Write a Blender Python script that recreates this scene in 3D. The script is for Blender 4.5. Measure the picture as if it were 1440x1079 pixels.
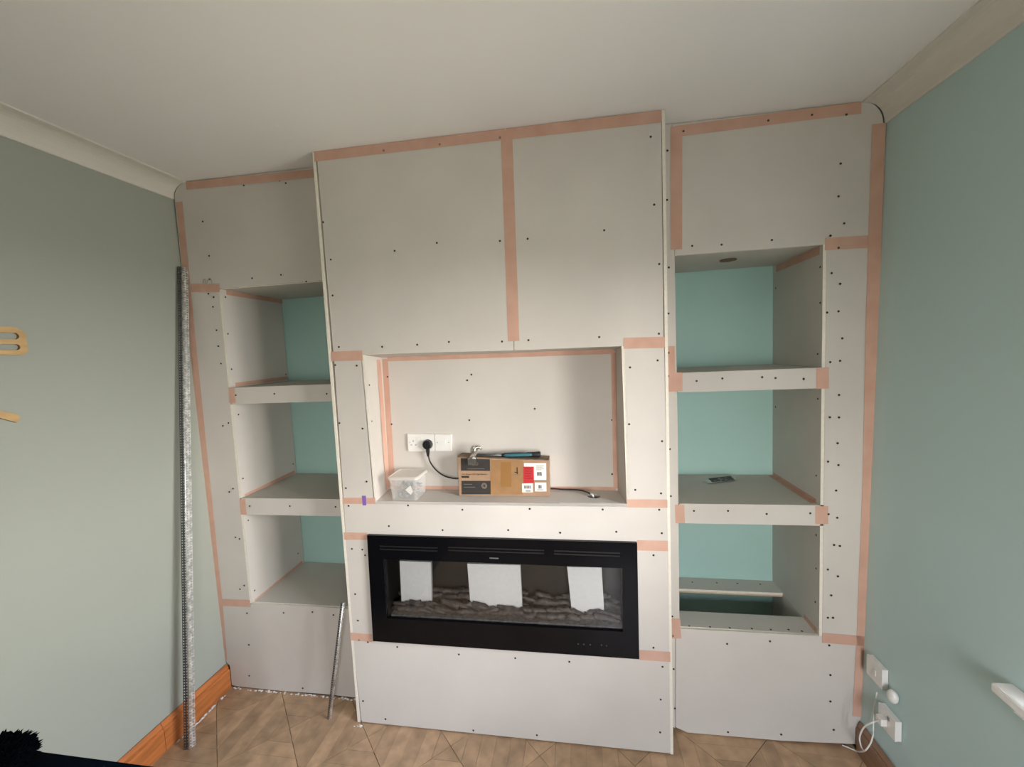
import bpy, bmesh, math, random
from mathutils import Vector, Matrix
random.seed(7)
for o in list(bpy.data.objects): bpy.data.objects.remove(o)
S=bpy.context.scene; COL=S.collection
PI=math.pi
# ------------------------------------------------------------------ camera
CAM=dict(f=579.4895,c=Vector((1.1594,-1.7936,1.8329)))
rx,ry,rz=1.4949,-.0467,.1591
MR=(Matrix.Rotation(rz,3,'Z')@Matrix.Rotation(rx,3,'X')@Matrix.Rotation(ry,3,'Z'))
cd=bpy.data.cameras.new('camera'); cam=bpy.data.objects.new('camera',cd); COL.objects.link(cam)
cd.sensor_fit='HORIZONTAL'; cd.sensor_width=36; cd.lens=579.4895/1440*36; cd.clip_start=.02
cam.matrix_world=Matrix.Translation(CAM['c'])@MR.to_4x4()
S.camera=cam
# ------------------------------------------------------------------ view + world + daylight
S.view_settings.view_transform='Standard'; S.view_settings.look='None'
S.view_settings.gamma=1; S.view_settings.use_curve_mapping=False
S.view_settings.exposure=2.72
W=bpy.data.worlds.new('sky'); S.world=W; W.use_nodes=True
nt=W.node_tree; nt.nodes.clear()
tc=nt.nodes.new('ShaderNodeTexCoord'); sx=nt.nodes.new('ShaderNodeSeparateXYZ'); cr=nt.nodes.new('ShaderNodeValToRGB')
bg=nt.nodes.new('ShaderNodeBackground'); wo=nt.nodes.new('ShaderNodeOutputWorld')
mr=nt.nodes.new('ShaderNodeMapRange'); mr.inputs[1].default_value=-1; mr.inputs[2].default_value=1
nt.links.new(tc.outputs['Generated'],sx.inputs[0]); nt.links.new(sx.outputs['Z'],mr.inputs[0]); nt.links.new(mr.outputs[0],cr.inputs[0])
e=cr.color_ramp.elements
e[0].position=0; e[0].color=(.27,.26,.225,1)
e[1].position=1; e[1].color=(.85,.98,1.25,1)
k=e.new(.452); k.color=(.28,.275,.24,1)
k=e.new(.464); k.color=(1.05,1.01,.97,1)
k=e.new(.60); k.color=(1.05,1.02,1.0,1)
k=e.new(.72); k.color=(1.0,1.08,1.27,1)
nt.links.new(cr.outputs[0],bg.inputs[0]); bg.inputs[1].default_value=5.2
nt.links.new(bg.outputs[0],wo.inputs[0])
WY0,WY1,WZ0,WZ1=-.56,-1.60,.83,2.15      # window opening in the right wall
pl=bpy.data.lights.new('window_portal','AREA'); pl.shape='RECTANGLE'; pl.size=1.32; pl.size_y=1.04; pl.cycles.is_portal=True
po=bpy.data.objects.new('window_portal',pl); COL.objects.link(po)
po.location=(2.56,(WY0+WY1)/2,(WZ0+WZ1)/2); po.rotation_euler=(0,PI/2,0)
VX0,VX1,VZ0,VZ1=1.25,1.98,.75,2.05       # unseen window added in the wall behind the camera for fill light
pl2=bpy.data.lights.new('window_portal','AREA'); pl2.shape='RECTANGLE'; pl2.size=VX1-VX0; pl2.size_y=VZ1-VZ0; pl2.cycles.is_portal=True
po2=bpy.data.objects.new('window_portal',pl2); COL.objects.link(po2)  # daylight portal of the added fill window
po2.location=((VX0+VX1)/2,-3.22,(VZ0+VZ1)/2); po2.rotation_euler=(PI/2,0,0)

# ------------------------------------------------------------------ helpers
def at(u,v,ax,val):
    q=MR@Vector(((u-720)/CAM['f'],-(v-539.5)/CAM['f'],-1)); c=CAM['c']
    return c+q*((val-c[ax])/q[ax])
WOR={}
def setp(o,label=None,cat=None,group=None,kind=None):
    if label:o['label']=label
    if cat:o['category']=cat
    if group:o['group']=group
    if kind:o['kind']=kind
    return o
def empty(name,loc,label=None,cat=None,group=None,kind=None):
    o=bpy.data.objects.new(name,None); COL.objects.link(o); o.location=loc; o.empty_display_size=.05
    WOR[o.name]=Vector(loc); return setp(o,label,cat,group,kind)
def obj(name,bm,mats,parent=None,smooth=False,recalc=True):
    if recalc: bmesh.ops.recalc_face_normals(bm,faces=bm.faces)
    mn=Vector((1e9,)*3);mx=-mn
    for v in bm.verts:
        for i in range(3): mn[i]=min(mn[i],v.co[i]);mx[i]=max(mx[i],v.co[i])
    c=(mn+mx)/2
    for v in bm.verts: v.co-=c
    me=bpy.data.meshes.new(name); bm.to_mesh(me); bm.free()
    if not isinstance(mats,(list,tuple)): mats=[mats]
    for m in mats: me.materials.append(m)
    if smooth:
        for p in me.polygons:p.use_smooth=True
    o=bpy.data.objects.new(name,me); COL.objects.link(o)
    o.location=c-(WOR[parent.name] if parent else Vector((0,0,0)))
    if parent:o.parent=parent
    WOR[o.name]=c
    return o
def NB(): return bmesh.new()
def box(bm,a,b,mi=0):
    (x0,y0,z0),(x1,y1,z1)=a,b
    vs=[bm.verts.new(p) for p in ((x0,y0,z0),(x1,y0,z0),(x1,y1,z0),(x0,y1,z0),(x0,y0,z1),(x1,y0,z1),(x1,y1,z1),(x0,y1,z1))]
    fs=[bm.faces.new([vs[i] for i in f]) for f in ((3,2,1,0),(4,5,6,7),(0,1,5,4),(1,2,6,5),(2,3,7,6),(3,0,4,7))]
    for f in fs:f.material_index=mi
    return vs
def slab(bm,pts,off,m_front=0,m_side=0):
    """polygon pts extruded by vector off; first cap gets m_front"""
    off=Vector(off)
    a=[bm.verts.new(p) for p in pts]; b=[bm.verts.new(Vector(p)+off) for p in pts]
    f=bm.faces.new(a); f.material_index=m_front
    f=bm.faces.new(list(reversed(b))); f.material_index=m_side
    n=len(a)
    for i in range(n):
        f=bm.faces.new([a[i],b[i],b[(i+1)%n],a[(i+1)%n]]); f.material_index=m_side
def hexa(bm,f4,b4,mi=0):
    a=[bm.verts.new(p) for p in f4]; b=[bm.verts.new(p) for p in b4]
    fs=[bm.faces.new(a),bm.faces.new(list(reversed(b)))]
    for i in range(4): fs.append(bm.faces.new([a[i],b[i],b[(i+1)%4],a[(i+1)%4]]))
    for f in fs:f.material_index=mi
def bevel(bm,w,seg=2,ang=.6):
    es=[x for x in bm.edges if len(x.link_faces)==2 and x.calc_face_angle(0)>ang]
    bmesh.ops.bevel(bm,geom=es,offset=w,segments=seg,profile=.5,affect='EDGES',clamp_overlap=True)
def tube(bm,pts,r,n=8,cap=True,mi=0,sq=None):
    pts=[Vector(p) for p in pts]; rings=[]; up=None
    rr=r if isinstance(r,(list,tuple)) else [r]*len(pts)
    for i,p in enumerate(pts):
        d=(pts[min(i+1,len(pts)-1)]-pts[max(i-1,0)]).normalized()
        if up is None: up=Vector((0,0,1)) if abs(d.z)<.9 else Vector((1,0,0))
        s=d.cross(up).normalized(); up=s.cross(d).normalized()
        rings.append([bm.verts.new(p+(s*math.cos(2*PI*k/n)+up*math.sin(2*PI*k/n)*(sq or 1))*rr[i]) for k in range(n)])
    for a,b in zip(rings,rings[1:]):
        for k in range(n):
            f=bm.faces.new([a[k],a[(k+1)%n],b[(k+1)%n],b[k]]); f.material_index=mi
    if cap:
        f=bm.faces.new(rings[0][::-1]);f.material_index=mi; f=bm.faces.new(rings[-1]);f.material_index=mi
def spline(pts,n=8):
    P=[Vector(p) for p in pts]; P=[2*P[0]-P[1]]+P+[2*P[-1]-P[-2]]; out=[]
    for i in range(1,len(P)-2):
        for k in range(n):
            t=k/n; a,b,c,d=P[i-1:i+3]
            out.append(.5*((2*b)+(c-a)*t+(2*a-5*b+4*c-d)*t*t+(3*b-a-3*c+d)*t**3))
    out.append(P[-2]); return out
# ------------------------------------------------------------------ materials
def mat(name,col,rough=.7,metal=0,noise=None,bump=None,spec=.5,var=None,sheen=0,coat=0):
    m=bpy.data.materials.new(name); m.use_nodes=True; t=m.node_tree; b=t.nodes['Principled BSDF']
    b.inputs['Base Color'].default_value=(*col,1); b.inputs['Roughness'].default_value=rough; b.inputs['Metallic'].default_value=metal
    b.inputs['Specular IOR Level'].default_value=spec
    b.inputs['Coat Weight'].default_value=coat
    if sheen:b.inputs['Sheen Weight'].default_value=sheen
    tc=t.nodes.new('ShaderNodeTexCoord'); geo=t.nodes.new('ShaderNodeNewGeometry')
    if noise:   # (scale, amount, (stretch))
        sc,am=noise[:2]; mp=t.nodes.new('ShaderNodeMapping'); mp.inputs['Scale'].default_value=noise[2] if len(noise)>2 else (1,1,1)
        n=t.nodes.new('ShaderNodeTexNoise'); n.inputs['Scale'].default_value=sc; n.inputs['Detail'].default_value=5
        t.links.new(geo.outputs['Position'],mp.inputs[0]); t.links.new(mp.outputs[0],n.inputs[0])
        r=t.nodes.new('ShaderNodeValToRGB'); r.color_ramp.elements[0].position=.3; r.color_ramp.elements[1].position=.7
        r.color_ramp.elements[0].color=(*[c*(1-am) for c in col],1); r.color_ramp.elements[1].color=(*[min(1,c*(1+am*.6)) for c in col],1)
        t.links.new(n.outputs[0],r.inputs[0]); last=r.outputs[0]
        if var:
            oi=t.nodes.new('ShaderNodeObjectInfo'); h=t.nodes.new('ShaderNodeHueSaturation'); mm=t.nodes.new('ShaderNodeMapRange')
            mm.inputs[3].default_value=1-var; mm.inputs[4].default_value=1+var
            t.links.new(oi.outputs['Random'],mm.inputs[0]); t.links.new(mm.outputs[0],h.inputs['Value']); t.links.new(last,h.inputs['Color']); last=h.outputs[0]
        t.links.new(last,b.inputs['Base Color'])
    if bump:    # (scale,strength)
        n=t.nodes.new('ShaderNodeTexNoise'); n.inputs['Scale'].default_value=bump[0]; n.inputs['Detail'].default_value=4
        t.links.new(geo.outputs['Position'],n.inputs[0]); bp=t.nodes.new('ShaderNodeBump'); bp.inputs['Strength'].default_value=bump[1]; bp.inputs['Distance'].default_value=.002
        t.links.new(n.outputs[0],bp.inputs['Height']); t.links.new(bp.outputs[0],b.inputs['Normal'])
    return m
M_board=mat('plasterboard_paper',(.61,.57,.52),.75,noise=(3,.05),bump=(300,.08),spec=.3)
M_edge=mat('plasterboard_edge',(.80,.74,.64),.85,noise=(60,.06))
M_core=mat('gypsum_core',(.78,.76,.72),.95,noise=(80,.1),bump=(120,.5))
M_left=mat('sage_paint',(.37,.395,.345),.6,noise=(1.5,.02),bump=(150,.05),spec=.3)
M_right=mat('mint_sage_paint',(.50,.65,.64),.55,noise=(1.5,.02),bump=(150,.05),spec=.35)
M_mint=mat('old_mint_paint',(.40,.60,.55),.6,noise=(2,.03),bump=(150,.05),spec=.3)
M_ceil=mat('ceiling_paint',(.88,.865,.84),.85,noise=(1.2,.02),bump=(200,.04),spec=.2)
M_cove=mat('cove_paint',(.72,.69,.63),.7,spec=.3)
M_pine=mat('orange_pine',(.50,.165,.045),.38,noise=(9,.3,(6,.6,6)),bump=(40,.1))
M_brownwood=mat('brown_wood',(.27,.155,.09),.45,noise=(9,.2,(6,.6,6)))
M_plank=mat('oak_vinyl',(.45,.29,.17),.42,noise=(14,.28,(1,1,1)),bump=(60,.1),var=.13)
M_sub=mat('floor_joint',(.20,.13,.08),.7)
M_screw=mat('black_phosphate',(.03,.028,.026),.5,metal=.3)
M_white=mat('white_plastic',(.80,.78,.74),.35,spec=.5)
M_whitep=mat('white_gloss_paint',(.82,.80,.77),.3)
M_black=mat('black_glass',(.004,.004,.005),.12,spec=.22)
M_blackm=mat('black_metal',(.012,.012,.012),.45)
M_blackp=mat('black_plastic',(.012,.012,.013),.35)
M_int=mat('firebox_lining',(.035,.033,.028),.35)
M_foam=mat('white_foam',(.93,.93,.91),.8,noise=(60,.04),bump=(250,.5))
M_log=mat('grey_driftwood',(.105,.088,.078),.5,noise=(45,.75,(1,1,1)),bump=(70,1.0))
M_ash=mat('ash_tray',(.20,.19,.18),.6,noise=(60,.4),bump=(150,.8))
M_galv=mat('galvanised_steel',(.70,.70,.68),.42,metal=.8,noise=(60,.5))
M_galvd=mat('dark_steel_and_shaded_wing',(.12,.125,.13),.5,metal=.7,noise=(60,.35))  # dark steel parts, and the bead wing whose shade is put into colour
M_chrome=mat('forged_steel',(.55,.52,.48),.3,metal=1,noise=(40,.2))
M_card=mat('cardboard',(.37,.235,.145),.8,noise=(14,.12),bump=(90,.2))
M_cardd=mat('cardboard_edge',(.20,.135,.085),.85,noise=(40,.4))
M_parcel=mat('parcel_tape',(.34,.19,.085),.35,noise=(20,.12))
M_print=mat('dark_grey_print',(.032,.028,.025),.55,noise=(25,.1))
M_printl=mat('brown_grey_print_lines',(.20,.16,.125),.6)
M_red=mat('red_label',(.50,.02,.025),.45)
M_lab=mat('paper_label',(.86,.82,.75),.6)
M_ink=mat('black_ink',(.02,.02,.02),.6)
M_teal=mat('teal_grip',(.035,.15,.18),.55)
M_grip=mat('black_rubber',(.012,.012,.012),.65)
M_ply=mat('laser_cut_ply',(.56,.37,.17),.55,noise=(14,.15,(4,.8,4)))
M_plyd=mat('ply_edge',(.25,.13,.05),.6)
M_navy=mat('navy_velvet',(.0010,.0040,.0090),1.0,spec=.04,noise=(8,.2))
M_fur=mat('black_faux_fur',(.0010,.0020,.0035),1.0,spec=.03)
M_purple=mat('purple_mark',(.22,.12,.42),.6)
M_pencil=mat('pencil_grey',(.25,.24,.22),.7)
M_hard=mat('grey_fixings',(.28,.31,.31),.6,noise=(70,.6))
M_pack=mat('clear_plastic_bag',(.60,.63,.62),.22)
M_timber=mat('pale_timber',(.62,.48,.30),.7,noise=(10,.15,(1,8,8)))
def tape_mat():
    m=bpy.data.materials.new('orange_mesh_tape'); m.use_nodes=True; t=m.node_tree; b=t.nodes['Principled BSDF']
    b.inputs['Roughness'].default_value=.7; b.inputs['Specular IOR Level'].default_value=.3
    geo=t.nodes.new('ShaderNodeNewGeometry')
    n=t.nodes.new('ShaderNodeTexNoise'); n.inputs['Scale'].default_value=12; t.links.new(geo.outputs['Position'],n.inputs[0])
    r=t.nodes.new('ShaderNodeValToRGB'); r.color_ramp.elements[0].position=.3; r.color_ramp.elements[1].position=.7
    r.color_ramp.elements[0].color=(.68,.40,.30,1); r.color_ramp.elements[1].color=(.74,.46,.35,1)
    t.links.new(n.outputs[0],r.inputs[0]); t.links.new(r.outputs[0],b.inputs['Base Color'])
    tr=t.nodes.new('ShaderNodeBsdfTransparent'); mx=t.nodes.new('ShaderNodeMixShader'); mx.inputs[0].default_value=.80
    t.links.new(tr.outputs[0],mx.inputs[1]); t.links.new(b.outputs[0],mx.inputs[2]); t.links.new(mx.outputs[0],t.nodes['Material Output'].inputs[0])
    return m
M_tape=tape_mat()
def clear_mat(name,alpha,col,rough=.05):
    m=bpy.data.materials.new(name); m.use_nodes=True; t=m.node_tree; b=t.nodes['Principled BSDF']
    b.inputs['Base Color'].default_value=(*col,1); b.inputs['Roughness'].default_value=rough
    tr=t.nodes.new('ShaderNodeBsdfTransparent'); mx=t.nodes.new('ShaderNodeMixShader'); mx.inputs[0].default_value=alpha
    t.links.new(tr.outputs[0],mx.inputs[1]); t.links.new(b.outputs[0],mx.inputs[2]); t.links.new(mx.outputs[0],t.nodes['Material Output'].inputs[0])
    return m
M_tub=clear_mat('cloudy_clear_plastic',.30,(.80,.79,.76),.2)
M_lid=clear_mat('cloudy_lid_plastic',.62,(.78,.73,.66),.25)
def glass_mat(name,refl):
    m=bpy.data.materials.new(name); m.use_nodes=True; t=m.node_tree; t.nodes.remove(t.nodes['Principled BSDF'])
    tr=t.nodes.new('ShaderNodeBsdfTransparent'); gl=t.nodes.new('ShaderNodeBsdfGlossy'); gl.inputs['Roughness'].default_value=.03
    lw=t.nodes.new('ShaderNodeFresnel'); lw.inputs[0].default_value=1.45; mx=t.nodes.new('ShaderNodeMixShader')
    ma=t.nodes.new('ShaderNodeMath'); ma.operation='MULTIPLY'; ma.inputs[1].default_value=refl
    t.links.new(lw.outputs[0],ma.inputs[0]); t.links.new(ma.outputs[0],mx.inputs[0])
    t.links.new(tr.outputs[0],mx.inputs[1]); t.links.new(gl.outputs[0],mx.inputs[2]); t.links.new(mx.outputs[0],t.nodes['Material Output'].inputs[0])
    return m
M_glass=glass_mat('clear_glass',1.0)

# ------------------------------------------------------------------ room shell
YL,YR=.1358,.1168            # faces of the alcove boarding, left and right
YF=-3.1
def ceilz(x): return 2.785-.0122*x
def lx(z): return -.9016+(2.7146-z)*.01005
def rx_(z): return 2.341+.0205*(z-.1)
def yb(x): return .5815-.0113*x*1.0     # old back wall
# floor with parquet pieces
bm=NB(); box(bm,(-1.1,YF-.1,-.10),(2.60,.75,-.004)); floor=obj('floor',bm,M_sub); floor['kind']='structure'
def tri_strips(x0,y0,s,q,n):
    """mitred strips of one quarter of a square parquet module"""
    c=Vector((x0+s/2,y0+s/2)); R=[Vector((-1,-1)),Vector((1,-1)),Vector((1,1)),Vector((-1,1))]
    a,b=R[q]*s/2,R[(q+1)%4]*s/2; out=[]
    mid=(a+b).normalized()
    for k in range(n):
        t0=1-k/n; t1=1-(k+1)/n
        p=[c+a*t0,c+b*t0,c+b*t1,c+a*t1] if k<n-1 else [c+a*t0,c+b*t0,c]
        cc=sum(p,Vector((0,0)))/len(p); g=.0012
        out.append([q_+(cc-q_).normalized()*g*1.5 for q_ in p])
    return out
s=.42; rest=NB()
x0=-.96
while x0<2.42:
    y0=.14-s; r=0
    while y0>YF-.2:
        for q in range(4):
            for pts in tri_strips(x0,y0,s,q,3):
                pts=[(max(-.872,min(2.325,p.x)),max(YF,p.y)) for p in pts]
                ar=abs(sum(pts[i][0]*pts[(i+1)%len(pts)][1]-pts[(i+1)%len(pts)][0]*pts[i][1] for i in range(len(pts))))/2
                if ar<2e-4: continue
                if r<3:
                    bm=NB(); slab(bm,[(a,b,0) for a,b in pts],(0,0,-.005)); obj('parquet_plank',bm,M_plank,floor)
                else: slab(rest,[(a,b,0) for a,b in pts],(0,0,-.005))
        y0-=s; r+=1
    x0+=s
o=obj('parquet_planks',rest,M_plank,floor); o['kind']='stuff'
# ceiling (slightly out of level)
bm=NB(); hexa(bm,[(-1.1,YF-.1,ceilz(-1.1)),(2.60,YF-.1,ceilz(2.6)),(2.60,.75,ceilz(2.6)),(-1.1,.75,ceilz(-1.1))],[(-1.1,YF-.1,2.95),(2.60,YF-.1,2.95),(2.60,.75,2.95),(-1.1,.75,2.95)])
setp(obj('ceiling',bm,M_ceil),kind='structure')
bm=NB(); hexa(bm,[(lx(0),YF,0),(lx(0),.75,0),(lx(2.9),.75,2.9),(lx(2.9),YF,2.9)],[(lx(0)-.12,YF,0),(lx(0)-.12,.75,0),(lx(0)-.12,.75,2.9),(lx(0)-.12,YF,2.9)])
setp(obj('wall_left',bm,M_left),kind='structure')
bm=NB(); hexa(bm,[(-1.1,yb(-1.1),-.004),(2.6,yb(2.6),-.004),(2.6,yb(2.6),2.9),(-1.1,yb(-1.1),2.9)],[(-1.1,.75,-.004),(2.6,.75,-.004),(2.6,.75,2.9),(-1.1,.75,2.9)])
wall_back=setp(obj('wall_back',bm,M_mint),kind='structure')
bm=NB()
for a,b in (((-1.1,-.004),(VX0,2.9)),((VX1,-.004),(2.6,2.9)),((VX0,-.004),(VX1,VZ0)),((VX0,VZ1),(VX1,2.9))): box(bm,(a[0],YF-.12,a[1]),(b[0],YF,b[1]))
setp(obj('wall_front',bm,M_left),kind='structure')
fill_win=empty('added_fill_window',((VX0+VX1)/2,YF-.08,VZ0),kind='structure')  # added out of view to brighten the right side of the room
bm=NB(); xm=(VX0+VX1)/2
for x0,x1,z0,z1 in ((VX0,VX1,VZ0,VZ0+.06),(VX0,VX1,VZ1-.06,VZ1),(VX0,VX0+.06,VZ0+.06,VZ1-.06),(VX1-.06,VX1,VZ0+.06,VZ1-.06),(xm-.035,xm+.035,VZ0+.06,VZ1-.06)): box(bm,(x0,YF-.10,z0),(x1,YF-.05,z1))
obj('window_frame',bm,M_whitep,fill_win)
for xa_,xb_ in ((VX0+.06,xm-.035),(xm+.035,VX1-.06)):
    bm=NB(); box(bm,(xa_,YF-.08,VZ0+.06),(xb_,YF-.074,VZ1-.06)); obj('pane',bm,M_glass,fill_win)
# right wall with the window opening
bm=NB()
def rw(y0,y1,z0,z1): hexa(bm,[(rx_(z0),y0,z0),(rx_(z0),y1,z0),(rx_(z1),y1,z1),(rx_(z1),y0,z1)],[(2.56,y0,z0),(2.56,y1,z0),(2.56,y1,z1),(2.56,y0,z1)])
rw(WY0,.75,-.004,2.9); rw(YF,WY1,-.004,2.9); rw(WY1,WY0,-.004,WZ0-.03); rw(WY1,WY0,WZ1,2.9)
setp(obj('wall_right',bm,M_right),kind='structure')
# window_1: frame, sashes, panes, board
win=empty('window_1',(2.50,(WY0+WY1)/2,WZ0),kind='structure')
bm=NB()
for y0,y1,z0,z1 in ((WY1,WY0,WZ0,WZ0+.06),(WY1,WY0,WZ1-.06,WZ1),(WY1,WY1+.06,WZ0+.06,WZ1-.06),(WY0-.06,WY0,WZ0+.06,WZ1-.06),((WY0+WY1)/2-.035,(WY0+WY1)/2+.035,WZ0+.06,WZ1-.06)):
    box(bm,(2.475,y0,z0),(2.535,y1,z1))
obj('window_frame',bm,M_whitep,win)
for ya,yb_ in ((WY1+.06,(WY0+WY1)/2-.035),((WY0+WY1)/2+.035,WY0-.06)):
    bm=NB(); box(bm,(2.50,ya,WZ0+.06),(2.506,yb_,WZ1-.06)); obj('pane',bm,M_glass,win)
bm=NB(); zb=.798; box(bm,(2.30,WY1-.08,zb),(2.475,WY0-.001,zb+.028)); box(bm,(2.30,WY0-.001,zb),(rx_(zb)-.001,at(1392,972,0,2.30).y,zb+.028)); bmesh.ops.remove_doubles(bm,verts=bm.verts,dist=1e-5)
bevel(bm,.006,2); obj('window_board',bm,M_whitep,win)
# coves
def cove(side,y0,y1):
    prof=[]
    if side<0:
        zw=2.712; xw=lx(zw); xc=at(262,255,1,YL).x; n=8
        zc=ceilz(xc)
        prof.append((xw,zw)); prof.append((xw+.006,zw))
        for k in range(n+1):
            a=PI/2*k/n; prof.append((xw+.008+(xc-.012-xw-.008)*(1-math.cos(a)), zw+.004+(zc-.008-zw-.004)*math.sin(a)))
        prof.append((xc-.012,zc-.008)) ; prof.append((xc,zc-.006)); prof.append((xc,zc)); prof.append((xw,ceilz(xw)))
    else:
        zw=2.664; xw=rx_(zw); xc=at(1213,143,1,YR).x; n=8
        zc=ceilz(xc)
        prof.append((xw,zw)); prof.append((xw-.006,zw))
        for k in range(n+1):
            a=PI/2*k/n; prof.append((xw-.008+(xc+.012-xw+.008)*(1-math.cos(a)), zw+.004+(zc-.008-zw-.004)*math.sin(a)))
        prof.append((xc,zc-.006)); prof.append((xc,zc)); prof.append((xw,ceilz(xw)))
    bm=NB(); slab(bm,[(x,y0,z) for x,z in prof],(0,y1-y0,0)); bmesh.ops.remove_doubles(bm,verts=bm.verts,dist=1e-5); return bm
setp(obj('trim_1',cove(-1,YL-.001,YF),M_cove),kind='structure')
setp(obj('trim_2',cove(1,YR-.001,YF),M_cove),kind='structure')
# skirtings
def skirt(xw,sg,y0,y1,h,th):
    pr=[(0,0),(th,0),(th,h*.72),(th*.9,h*.78),(th*.6,h*.80),(th*.75,h*.86),(th*.5,h*.93),(th*.2,h),(0,h)]
    bm=NB(); slab(bm,[(xw(z)+sg*t,y0,z) for t,z in pr],(0,y1-y0,0)); return bm
sk=empty('baseboard_left',(lx(0),-.3,0),kind='structure')
obj('skirting_board',skirt(lambda z:lx(0)+.001,1,YL-.003,-.245,.14,.021),M_pine,sk)
obj('skirting_board',skirt(lambda z:lx(0)+.001,1,-.247,YF,.14,.021),M_pine,sk)
setp(obj('baseboard_right',skirt(lambda z:rx_(0)-.001,-1,YR-.01,YF,.14,.018),M_brownwood),kind='structure')

# ------------------------------------------------------------------ plasterboard build-out
BT=.0125
def inpoly(p,poly,ax):
    i,j=[k for k in range(3) if k!=ax]; c=False; n=len(poly)
    for k in range(n):
        a,b=poly[k],poly[(k+1)%n]
        if (a[j]>p[j])!=(b[j]>p[j]) and p[i]<(b[i]-a[i])*(p[j]-a[j])/(b[j]-a[j])+a[i]: c=not c
    return c
PAN=[]   # (obj, poly, axis, value)
def pix(lst,ax,val): return [at(u,v,ax,val) if len(t)==2 else Vector(t) for t in lst for u,v in [t[:2]]]
def panel(name,pts,off,parent,ax=1,label=None,mats=None):
    bm=NB(); slab(bm,pts,off,0,1); o=obj(name,bm,mats or [M_board,M_edge],parent)
    if label:o['label']=label
    PAN.append((o,[Vector(p) for p in pts],ax,parent.name)); return o
SM={}
def screw_mesh(key):
    if key in SM:return SM[key]
    n=10; bm=NB(); r=.0048
    d={'y':Vector((0,-1,0)),'x+':Vector((1,0,0)),'x-':Vector((-1,0,0)),'z':Vector((0,0,1))}[key]
    a=Vector((0,0,1)) if key!='z' else Vector((0,1,0)); b=d.cross(a)
    ring=lambda rr,h:[bm.verts.new(d*h+(a*math.cos(2*PI*k/n)+b*math.sin(2*PI*k/n))*rr) for k in range(n)]
    r0=ring(r,0);r1=ring(r*.92,.0008);r2=ring(r*.45,.0005);c=bm.verts.new(d*.0001)
    for A,B in ((r0,r1),(r1,r2)):
        for k in range(n): bm.faces.new([A[k],A[(k+1)%n],B[(k+1)%n],B[k]])
    for k in range(n): bm.faces.new([r2[k],r2[(k+1)%n],c])
    me=bpy.data.meshes.new('screw'); bm.to_mesh(me); bm.free(); me.materials.append(M_screw); SM[key]=me; return me
def screws(pxs,ax,val,unit,key='y',fallback=None):
    off={'y':Vector((0,-.0010,0)),'x+':Vector((.0002,0,0)),'x-':Vector((-.0002,0,0)),'z':Vector((0,0,.0002))}[key]
    for u,v in pxs:
        p=at(u,v,ax,val); host=fallback
        for o,poly,a,pn in PAN:
            if a==ax and pn==unit.name and abs(poly[0][ax]-val)<.03 and inpoly(p,poly,ax): host=o;break
        if host is None: continue
        s=bpy.data.objects.new('screw',screw_mesh(key)); COL.objects.link(s); s.parent=host; s.location=p+off-WOR[host.name]
TN=0
def tape(parent,pxs,ax,val,w,nrm,name='mesh_tape'):
    """a strip of tape w wide along the polyline, on plane axis=val, lifted along nrm"""
    global TN
    TN+=1; P=[at(u,v,ax,val)+Vector(nrm)*(TN%3)*.0003 for u,v in pxs]; n=Vector(nrm); L=[];R=[]
    for i,p in enumerate(P):
        d=(P[min(i+1,len(P)-1)]-P[max(i-1,0)]).normalized(); s=d.cross(n).normalized()*w/2
        L.append(p+s+n*.0012);R.append(p-s+n*.0012)
    bm=NB(); a=[bm.verts.new(p) for p in L]; b=[bm.verts.new(p) for p in R]
    c=[bm.verts.new(p-n*.0007) for p in L]; d=[bm.verts.new(p-n*.0007) for p in R]
    for i in range(len(P)-1):
        bm.faces.new([a[i],a[i+1],b[i+1],b[i]])
        bm.faces.new([a[i],c[i],c[i+1],a[i+1]]);bm.faces.new([b[i],b[i+1],d[i+1],d[i]])
    bm.faces.new([a[0],b[0],d[0],c[0]]);bm.faces.new([a[-1],c[-1],d[-1],b[-1]])
    return obj(name,bm,M_tape,parent)
NY=(0,-1,0)
def Q(u,v,y,dx=0,dz=0,z=None,x=None,top=False):
    p=at(u,v,1,y); p.x+=dx; p.z+=dz
    if x is not None:p.x=x
    if z is not None:p.z=z
    if top:p.z=ceilz(p.x)-.003
    return p
BACK=(0,BT,0)
# ---- chimney breast
CH=empty('chimney_breast',(.76,.06,0),'boarded chimney breast of taped grey plasterboard holding the black electric fire','media wall')
g=.0012
XL=.016; XR=at(932,300,1,0).x
def CHp(name,pts,**k): return panel(name,pts,BACK,CH,**k)
tl=Q(445,213,0,top=True);tm=Q(712,181,0,top=True);tr=Q(929.5,155,0,top=True)
CHp('plasterboard_panel',[tl,Q(711.6,181,0,top=True),Q(722.4,493,0),Q(511,498.3,0),Q(469,499.3,0)])
CHp('plasterboard_panel',[Q(712.4,181,0,top=True),tr,Q(933.5,482,0),Q(877,487,0),Q(874,486.6,0),Q(723.4,493,0)])
CHp('plasterboard_panel',[Q(469.5,500.5,0),Q(508.5,499.5,0),Q(526.5,703.5,0),Q(483.3,703.5,0)],label='narrow panel left of the recess')
CHp('plasterboard_panel',[Q(877.5,488.3,0),Q(934,483.3,0),Q(938,707,0),Q(882,707.5,0)],label='narrow panel right of the recess')
CHp('plasterboard_panel',[Q(483.5,705,0),Q(529,706.5,0),Q(881,709,0),Q(938.2,708.6,0),Q(939.5,766,0),Q(896,763.5,0),Q(516,753,0),Q(486,752.2,0)])
CHp('plasterboard_panel',[Q(486.2,753.4,0),Q(522,754.5,0),Q(530,896,0),Q(495,894,0)])
CHp('plasterboard_panel',[Q(890,765,0),Q(939.6,767.4,0),Q(942,922,0),Q(890,919,0)])
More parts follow.
